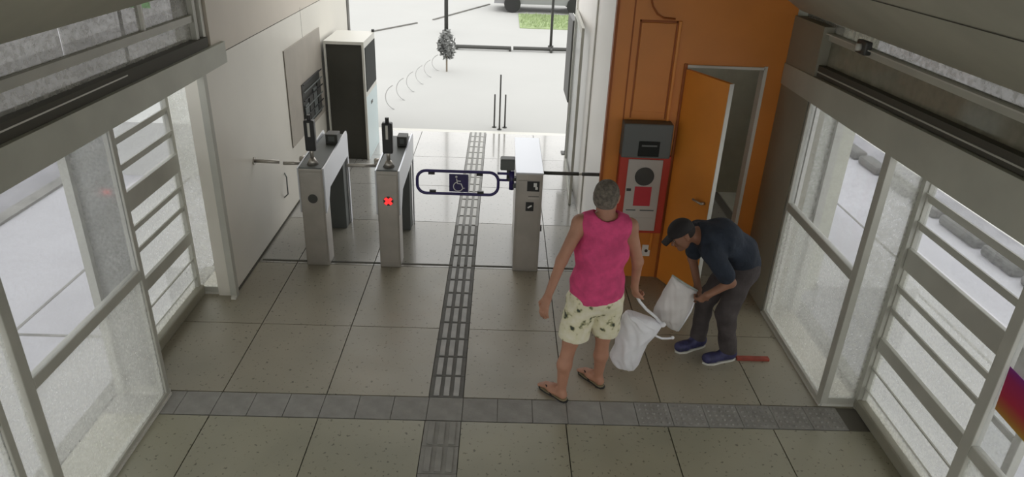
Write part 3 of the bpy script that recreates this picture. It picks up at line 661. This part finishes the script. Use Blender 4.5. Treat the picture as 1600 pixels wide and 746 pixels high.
# red strip on the floor, sticker
tag(MB().box((1.985, 4.675, .0), (2.25, 4.72, .022), .003).build('red_strip', brick), 'thin brick-red strip lying on the floor behind the crouching man', 'strip')
def stick_mat():
    m = mat('poster_print', (.40, .03, .06), .5); nt = m.node_tree; b = nt.nodes['Principled BSDF']; tc = nt.nodes.new('ShaderNodeTexCoord'); sx = nt.nodes.new('ShaderNodeSeparateXYZ')
    r = nt.nodes.new('ShaderNodeValToRGB'); e = r.color_ramp.elements; e[0].position = 0; e[0].color = (.45, .30, .04, 1); e[1].position = 1; e[1].color = (.20, .02, .22, 1)
    for p_, c_ in ((.2, (.40, .12, .03, 1)), (.42, (.42, .015, .05, 1)), (.8, (.33, .012, .10, 1))): x_ = e.new(p_); x_.color = c_
    nt.links.new(tc.outputs['Generated'], sx.inputs[0]); nt.links.new(sx.outputs['Z'], r.inputs['Fac']); nt.links.new(r.outputs['Color'], b.inputs['Base Color']); return m
tag(MB().prism([(XR+.012, 2.705, 1.40), (XR+.012, 2.69, 1.16), (XR+.012, 2.30, 1.14), (XR+.012, 2.32, 1.38)], (-.003, 0, 0)).build('poster', stick_mat()), 'dark red and purple poster on the near right glass', 'poster')

# ================================================================== PEOPLE
def hand(wrist, d, n, L=.17, curl=.3, thumb=1, sc=1.0):
    """palm + five fingers; d = direction of the hand, n = palm normal (fingers curl towards it)"""
    d = Vector(d).normalized(); n = Vector(n); n = (n-d*n.dot(d)).normalized(); s = d.cross(n)*thumb; w = Vector(wrist); out = []
    pl = .085*sc
    out.append(seg(w+d*.005, w+d*pl*.8, .019*sc, .020*sc, .02, tuple(s), 1.75))
    for i, (o, l) in enumerate(((-.030, .060), (-.010, .076), (.011, .080), (.031, .072))):
        b = w+d*pl*.85+s*o*sc; c1 = R(90*curl*.5); c2 = R(90*curl*1.3)
        m_ = b+(d*math.cos(c1)+n*math.sin(c1))*l*.5*sc; e = m_+(d*math.cos(c2)+n*math.sin(c2))*l*.5*sc
        out += [seg(b, m_, .0095*sc, .009*sc, .006), seg(m_, e, .009*sc, .0078*sc, .006)]
    b = w+d*.022+s*.030*sc; m_ = b+(d*.6+s*.7+n*.3).normalized()*.042*sc; e = m_+(d*.9+s*.15+n*.5).normalized()*.034*sc
    out += [seg(b, m_, .0125*sc, .0105*sc, .01), seg(m_, e, .0105*sc, .009*sc, .006)]
    return out
def head_prims(c, f, u):
    """c = head centre, f = facing direction, u = up direction"""
    f = Vector(f).normalized(); u = Vector(u); u = (u-f*u.dot(f)).normalized(); s = f.cross(u); C = Vector(c)
    P = lambda a, b, h: C+s*a+f*b+u*h
    M = [[s.x, f.x, u.x], [s.y, f.y, u.y], [s.z, f.z, u.z]]
    pr = [ell(P(0, -.012, .022), (.074, .092, .090), .02, M), seg(P(0, .018, -.02), P(0, .040, -.075), .060, .036, .04), seg(P(-.03, .03, -.06), P(.03, .03, -.06), .032, .032, .03),
          seg(P(0, .078, .012), P(0, .098, -.022), .009, .014, .014), seg(P(-.035, .066, .030), P(.035, .066, .030), .014, .014, .02),
          seg(P(-.022, .076, -.052), P(.022, .076, -.052), .0095, .0095, .012), seg(P(0, .07, -.085), P(0, .07, -.09), .018, .018, .02),
          seg(P(-.04, .058, -.012), P(-.04, .056, -.014), .022, .022, .02), seg(P(.04, .058, -.012), P(.04, .056, -.014), .022, .022, .02)]
    for q in (-1, 1): pr += [seg(P(q*.077, -.008, .018), P(q*.074, -.004, -.022), .014, .010, .008, tuple(f), 1.4)]
    return pr, P, M, (s, f, u)

# --- man in the pink tank top
p1 = thing('person', (.64, 4.2, 0), 'standing person seen from behind in pink tank top, cream patterned shorts and flip-flops', 'person')
hd = Vector((.715, 4.235, 1.575)); fdir = (.35, 1, -.12)
hp, P, M, ax1 = head_prims(hd, fdir, (.02, .1, 1))
LSh, RSh = (.555, 4.20, 1.40), (.885, 4.22, 1.375)
LE, LW = (.44, 4.11, 1.165), (.35, 3.99, .945)
RE, RW = (.975, 4.25, 1.10), (.995, 4.33, .855)
pel = (.705, 4.20, .87); wx = (1, .08, 0)
body = [seg((.705, 4.2, .88), (.705, 4.2, .96), .112, .106, .05, wx, 1.3), seg((.705, 4.2, .98), (.715, 4.2, 1.20), .108, .114, .06, wx, 1.28), seg((.715, 4.2, 1.20), (.72, 4.205, 1.34), .108, .086, .06, wx, 1.42),
        seg(LSh, (.66, 4.2, 1.43), .058, .05, .05), seg(RSh, (.79, 4.21, 1.42), .058, .05, .05),
        seg((.722, 4.2, 1.40), (.715, 4.225, 1.52), .060, .054, .03),
        seg(LSh, LE, .049, .038, .03), seg(LE, LW, .037, .026, .02), seg(RSh, RE, .049, .039, .03), seg(RE, RW, .038, .026, .02),
        seg((.625, 4.19, .86), (.555, 4.18, .48), .088, .055, .05), seg((.79, 4.22, .86), (.80, 4.27, .48), .088, .055, .05),
        seg((.555, 4.18, .48), (.52, 4.145, .30), .052, .050, .03), seg((.52, 4.145, .30), (.515, 4.15, .09), .050, .034, .03),
        seg((.80, 4.27, .48), (.80, 4.275, .30), .052, .050, .03), seg((.80, 4.275, .30), (.805, 4.32, .09), .050, .034, .03)]
for (hx, hy), (tx, ty) in (((.525, 4.125), (.375, 4.29)), ((.82, 4.30), (.70, 4.47))):
    H_ = Vector((hx, hy, .045)); T_ = Vector((tx, ty, .036)); dv = (T_-H_).normalized(); sd_ = Vector((-dv.y, dv.x, 0))
    body += [seg(H_, H_+dv*.10, .032, .034, .03), seg(H_+dv*.10+Vector((0, 0, .01)), H_+dv*.17, .032, .024, .03, tuple(sd_), 1.4)]
    for k in range(5): body.append(seg(H_+dv*.17+sd_*(.03-.015*k), H_+dv*(.222-.006*abs(k-1))+sd_*(.034-.016*k)-Vector((0, 0, .008)), .0115, .0085 if k else .012, .008))
body += hp+hand(LW, (-.25, -.35, -.9), (.6, .5, -.3), curl=.35, thumb=-1)+hand(RW, (.18, .22, -.95), (.75, .2, .5), curl=1.15, thumb=1)
sdf_mesh('body', body, skin1, p1, res=.0065)
torso = body[0:3]
sdf_mesh('tank_top', [seg((.705, 4.2, .84), (.705, 4.2, .96), .128, .118, .05, wx, 1.36), body[1], body[2], seg((.605, 4.2, 1.405), (.68, 4.2, 1.435), .062, .058, .05), seg((.84, 4.21, 1.39), (.77, 4.21, 1.425), .062, .058, .05)], pinkm, p1, grow=.014, ripple=.0026, res=.008,
         cuts=[((.7, 4.2, .845), (.12, 0, -1)), ((.7, 4.2, 1.50), (0, 0, 1))], holes=[seg((.72, 4.20, 1.50), (.715, 4.14, 1.56), .072, .085), seg((.528, 4.2, 1.33), (.50, 4.2, 1.50), .045, .05), seg((.915, 4.22, 1.30), (.94, 4.22, 1.48), .045, .05)])
sdf_mesh('shorts', [seg((.705, 4.2, .84), (.705, 4.2, .93), .122, .116, .05, wx, 1.38), seg((.615, 4.19, .82), (.565, 4.185, .48), .100, .098, .035), seg((.80, 4.22, .82), (.805, 4.27, .46), .098, .090, .035)], shortm, p1, grow=.010, ripple=.004, res=.008,
         cuts=[((.6, 4.2, .52), (-.05, 0, -1)), ((.7, 4.2, .955), (0, 0, 1))])
s, f, u = ax1
sdf_mesh('hair', [ell(P(0, -.020, .030), (.079, .094, .090), .02, M), ell(P(0, -.045, -.01), (.070, .062, .068), .03, M)], hair1, p1, grow=.004, res=.006, cuts=[(tuple(P(0, .035, .04)), tuple(f*.9-u*.55)), (tuple(P(0, -.05, -.062)), tuple(-u))], ripple=.0012)
for q in (-1, 1): MB().ball(P(q*.030, .074, .014), .0105).build('eye', eyem, p1, True); MB().ball(P(q*.030, .083, .014), .005).build('pupil', black, p1, True)
MB().ball(P(0, .083, -.053), .012, (1.7, .7, .45)).build('lips', lipm, p1, True)
for (hx, hy), (tx, ty) in (((.525, 4.125), (.375, 4.29)), ((.82, 4.30), (.70, 4.47))):
    H_ = Vector((hx, hy, 0)); T_ = Vector((tx, ty, 0)); dv = (T_-H_).normalized(); sd_ = Vector((-dv.y, dv.x, 0)); c0 = H_-dv*.045
    out = [(c0+dv*(.285*t_)+sd_*wd) for t_, wd in ((0, 0), (.03, .022), (.12, .034), (.35, .033), (.62, .046), (.84, .044), (.96, .024), (1, 0), (.96, -.024), (.84, -.042), (.62, -.042), (.35, -.031), (.12, -.033), (.03, -.022))]
    so = MB().prism([(p_.x, p_.y, .001) for p_ in out], (0, 0, .011)).build('flip_flop', solem, p1)
    cc = c0+dv*.142
    MB().prism([((p_.x-cc.x)*.93+cc.x, (p_.y-cc.y)*.93+cc.y, .012) for p_ in out], (0, 0, .004)).build('footbed', strapm, so)
    tp = c0+dv*.232+Vector((0, 0, .018)); MB().tube([c0+dv*.12+sd_*.043+Vector((0, 0, .014)), c0+dv*.18+sd_*.034+Vector((0, 0, .062)), tp+Vector((0, 0, .028)), tp], .006, 6).tube([c0+dv*.12-sd_*.043+Vector((0, 0, .014)), c0+dv*.18-sd_*.034+Vector((0, 0, .062)), tp+Vector((0, 0, .028)), tp], .006, 6).build('toe_strap', solem, so, True)

# --- man bending over
p2 = thing('person', (1.8, 4.75, 0), 'bending person in black cap, navy top, dark trousers and blue shoes lifting a sack', 'person')
hd = Vector((1.395, 4.74, 1.085)); fdir = (-.80, -.22, -.60)
hp, P, M, ax2 = head_prims(hd, fdir, (-.5, 0, .8))
s, f, u = ax2
PE = Vector((2.03, 4.84, .80))
sN = Vector((1.905, 4.74, .80))   # near hip
sF = Vector((1.94, 4.93, .80))
NSh, FSh = Vector((1.60, 4.62, 1.005)), Vector((1.57, 4.93, 1.04))
NE, NW = Vector((1.76, 4.55, .79)), Vector((1.60, 4.54, .685))
FE, FW = Vector((1.56, 4.92, .80)), Vector((1.58, 4.72, .64))
wy = (.12, 1, 0)
body = [seg((1.95, 4.84, .79), (1.89, 4.82, .90), .106, .108, .05, wy, 1.3), seg((1.87, 4.82, .93), (1.72, 4.79, 1.05), .108, .115, .06, wy, 1.3), seg((1.72, 4.79, 1.05), (1.58, 4.77, 1.065), .110, .088, .06, wy, 1.5),
        seg(NSh, (1.59, 4.70, 1.06), .056, .05, .05), seg(FSh, (1.58, 4.85, 1.07), .056, .05, .05), seg((1.60, 4.77, 1.08), (1.44, 4.75, 1.075), .058, .052, .03),
        seg(NSh, NE, .047, .038, .03), seg(NE, NW, .036, .026, .02), seg(FSh, FE, .047, .038, .03), seg(FE, FW, .036, .026, .02)]
NK, NA = Vector((1.82, 4.68, .44)), Vector((1.90, 4.69, .10)); FK, FA = Vector((1.70, 4.86, .45)), Vector((1.70, 4.86, .10))
legs = [seg((1.93, 4.77, .79), NK, .088, .056, .05), seg(NK, NA, .056, .040, .03), seg((1.92, 4.91, .79), FK, .088, .056, .05), seg(FK, FA, .056, .040, .03)]
feet = [seg(NA-Vector((0, 0, .05)), Vector((1.74, 4.64, .04)), .036, .028, .03), seg(FA-Vector((0, 0, .05)), Vector((1.55, 4.79, .04)), .036, .028, .03)]
body += legs+feet+hp+hand(NW, (-.55, .25, -.75), (-.3, .9, 0), curl=.9, thumb=1)+hand(FW, (-.5, -.25, -.8), (-.2, -.9, .1), curl=.8, thumb=-1)
sdf_mesh('body', body, skin2, p2, res=.0065)
sdf_mesh('navy_top', [seg((1.945, 4.84, .81), (1.89, 4.82, .92), .114, .112, .05, wy, 1.3), body[1], body[2], body[3], body[4], seg(NSh, NSh+(NE-NSh)*.75, .058, .056, .04), seg(FSh, FSh+(FE-FSh)*.75, .058, .056, .04), seg((1.60, 4.77, 1.06), (1.55, 4.765, 1.06), .07, .062, .03)], navym, p2, grow=.014, ripple=.003, res=.008,
         cuts=[(tuple(NSh+(NE-NSh)*.80+Vector((.0, -.0, 0))), (.25, -.2, -1.5))] if False else [((1.98, 4.84, .77), (.75, 0, -.9)), ((1.515, 4.76, 1.05), (-1, 0, .1))])
sdf_mesh('trousers', [seg((1.95, 4.84, .79), (1.90, 4.83, .87), .108, .106, .05, wy, 1.3), seg((1.93, 4.77, .79), NK, .092, .066, .05), seg(NK, NA, .064, .056, .04), seg((1.92, 4.91, .79), FK, .092, .062, .05), seg(FK, FA, .060, .052, .04)], pantm, p2, grow=.012, ripple=.004, res=.008, cuts=[((1.9, 4.8, .085), (0, 0, -1))])
for nm, A_, T_ in (('shoe', NA, Vector((1.725, 4.635, .045))), ('shoe', FA, Vector((1.535, 4.785, .045)))):
    dv = (Vector((T_.x, T_.y, 0))-Vector((A_.x, A_.y, 0))).normalized(); sd_ = Vector((-dv.y, dv.x, 0)); hh = Vector((A_.x, A_.y, .05))-dv*.03
    sh = sdf_mesh(nm, [seg(hh, T_, .046, .038, .03), seg(hh+Vector((0, 0, .03)), hh+dv*.06+Vector((0, 0, .03)), .045, .04, .03), seg(T_-dv*.05, T_, .04, .036, .02, tuple(sd_), 1.25)], shoem, p2, res=.007, cuts=[((0, 0, .014), (0, 0, -1)), ((0, 0, .12), (0, 0, 1))])
    c0 = hh-dv*.05; L = (T_-hh).length+.09
    MB().prism([tuple((c0+dv*L*t_+sd_*wd).xy)+(0.001,) for t_, wd in ((0, 0), (.04, .03), (.2, .042), (.5, .042), (.75, .052), (.93, .035), (1, 0), (.93, -.035), (.75, -.052), (.5, -.042), (.2, -.042), (.04, -.03))], (0, 0, .016)).build('sole', lighttrim, sh)
cp_ = sdf_mesh('cap', [ell(P(0, -.008, .036), (.083, .100, .088), .02, M)], capm, p2, res=.006, grow=.004, cuts=[(tuple(P(0, 0, .028)), tuple(-u+f*.08))])
sdf_mesh('brim', [seg(P(-.02, .085, .040), P(-.02, .150, .028), .008, .007, .01, tuple(s), 4.5), seg(P(.02, .085, .040), P(.02, .150, .028), .008, .007, .01, tuple(s), 4.5)], capm, cp_, res=.005)
sdf_mesh('hair', [ell(P(0, -.03, .012), (.077, .080, .070), .02, M)], hair2, p2, res=.006, grow=.002, cuts=[(tuple(P(0, -.02, .03)), tuple(f)), (tuple(P(0, 0, -.035)), tuple(-u))])
for q in (-1, 1): MB().ball(P(q*.030, .074, .014), .0105).build('eye', eyem, p2, True); MB().ball(P(q*.030, .083, .014), .005).build('pupil', black, p2, True)
MB().ball(P(0, .083, -.053), .012, (1, 1, .5)).build('lips', lipm, p2, True)

# ================================================================== SACKS
def pillow(name, m, y0, rows, depth, parent, nu=30, seed=1, wr=.006):
    """soft sack: rows = (left x, right x, z) outline from top to bottom; swells to depth in the middle, with creases"""
    bm = bmesh.new(); nv = 34; zs = [q[2] for q in rows][::-1]
    Lx = [q[0] for q in rows][::-1]; Rx = [q[1] for q in rows][::-1]; Zl = [q[2] for q in rows][::-1]; Zr = [(q[3] if len(q) > 3 else q[2]) for q in rows][::-1]
    tt = np.linspace(0, 1, len(rows)); G = [[], []]
    for sd_ in (0, 1):
        for j in range(nv+1):
            v = j/nv; xl, xr = np.interp(v, tt, Lx), np.interp(v, tt, Rx); zl, zr = np.interp(v, tt, Zl), np.interp(v, tt, Zr); row = []
            for i_ in range(nu+1):
                u = i_/nu; e = (max(0, math.sin(math.pi*u))**.5)*(max(0, math.sin(math.pi*(.04+.92*v)))**.45)
                w = wr*(math.sin(u*17+v*9+seed)+.7*math.sin(v*23-u*8+seed*2)+.6*math.sin((u+v)*31+seed))*min(1, e*1.5)
                yy = y0+(-1 if sd_ == 0 else 1)*(depth*e+.003)+(w if sd_ == 0 else -w)
                row.append(bm.verts.new((xl+(xr-xl)*u+w*.6, yy, zl+(zr-zl)*u+.5*w)))
            G[sd_].append(row)
    for sd_ in (0, 1):
        for j in range(nv):
            for i_ in range(nu):
                q = [G[sd_][j][i_], G[sd_][j][i_+1], G[sd_][j+1][i_+1], G[sd_][j+1][i_]]; bm.faces.new(q if sd_ == 0 else q[::-1])
    for j in range(nv):
        for c in (0, nu):
            q = [G[0][j][c], G[0][j+1][c], G[1][j+1][c], G[1][j][c]]; bm.faces.new(q if c == 0 else q[::-1])
    for j in (0, nv):
        for i_ in range(nu):
            q = [G[0][j][i_], G[0][j][i_+1], G[1][j][i_+1], G[1][j][i_]]; bm.faces.new(q if j == nv else q[::-1])
    b = MB(); b.bm.free(); b.bm = bm; return b.build(name, m, parent, True)
t = thing('plastic_sack', (1.05, 4.42, .02), 'white knotted plastic sack hanging from the hand of the person in pink', 'bag')
y_ = 4.44
pillow('sack_body', bagm, y_, [(.975, 1.06, .575, .565), (.955, 1.19, .53, .52), (.945, 1.265, .46, .475), (.925, 1.235, .37, .41), (.925, 1.175, .28, .32), (.895, 1.15, .18, .22), (.93, 1.13, .11, .12), (1.00, 1.10, .085, .065)], .10, t, seed=2, wr=.0055)
MB().ball((1.265, y_, .475), .026, (1.1, .9, .8)).build('knot', bagm, t, True)
MB().tube([(1.25, y_, .49), (1.20, y_-.02, .555), (1.12, y_-.03, .625), (1.06, y_-.05, .70), (1.035, y_-.06, .745), (1.02, y_-.06, .775)], .011, 8).build('handle', bagm, t, True)
MB().tube([(1.20, y_, .41), (1.235, y_+.0, .37), (1.28, y_+.01, .345), (1.33, y_+.02, .34), (1.36, y_+.02, .345)], .009, 8).ball((1.365, y_+.02, .348), .014).build('tie_string', bagm, t, True)
t = thing('plastic_sack', (1.4, 4.70, .25), 'pale grey flat sack tilted in the hands of the bending person', 'bag')
y_ = 4.66
pillow('sack_body', bag2m, y_, [(1.345, 1.555, .775, .645), (1.325, 1.55, .715, .59), (1.285, 1.52, .60, .46), (1.245, 1.485, .49, .345), (1.24, 1.455, .42, .275)], .075, t, seed=5, wr=.0035)
MB().tube([(1.345, y_-.0, .778), (1.45, y_-.01, .715), (1.558, y_-.0, .648)], .008, 6).build('hem', mat('sack_hem', (.4, .45, .42), .6), t, True)
MB().tube([(1.46, y_-.0, .28), (1.50, y_-.01, .39), (1.53, y_-.01, .47), (1.548, y_-.0, .56)], .008, 6).build('torn_edge', bagm, t, True)
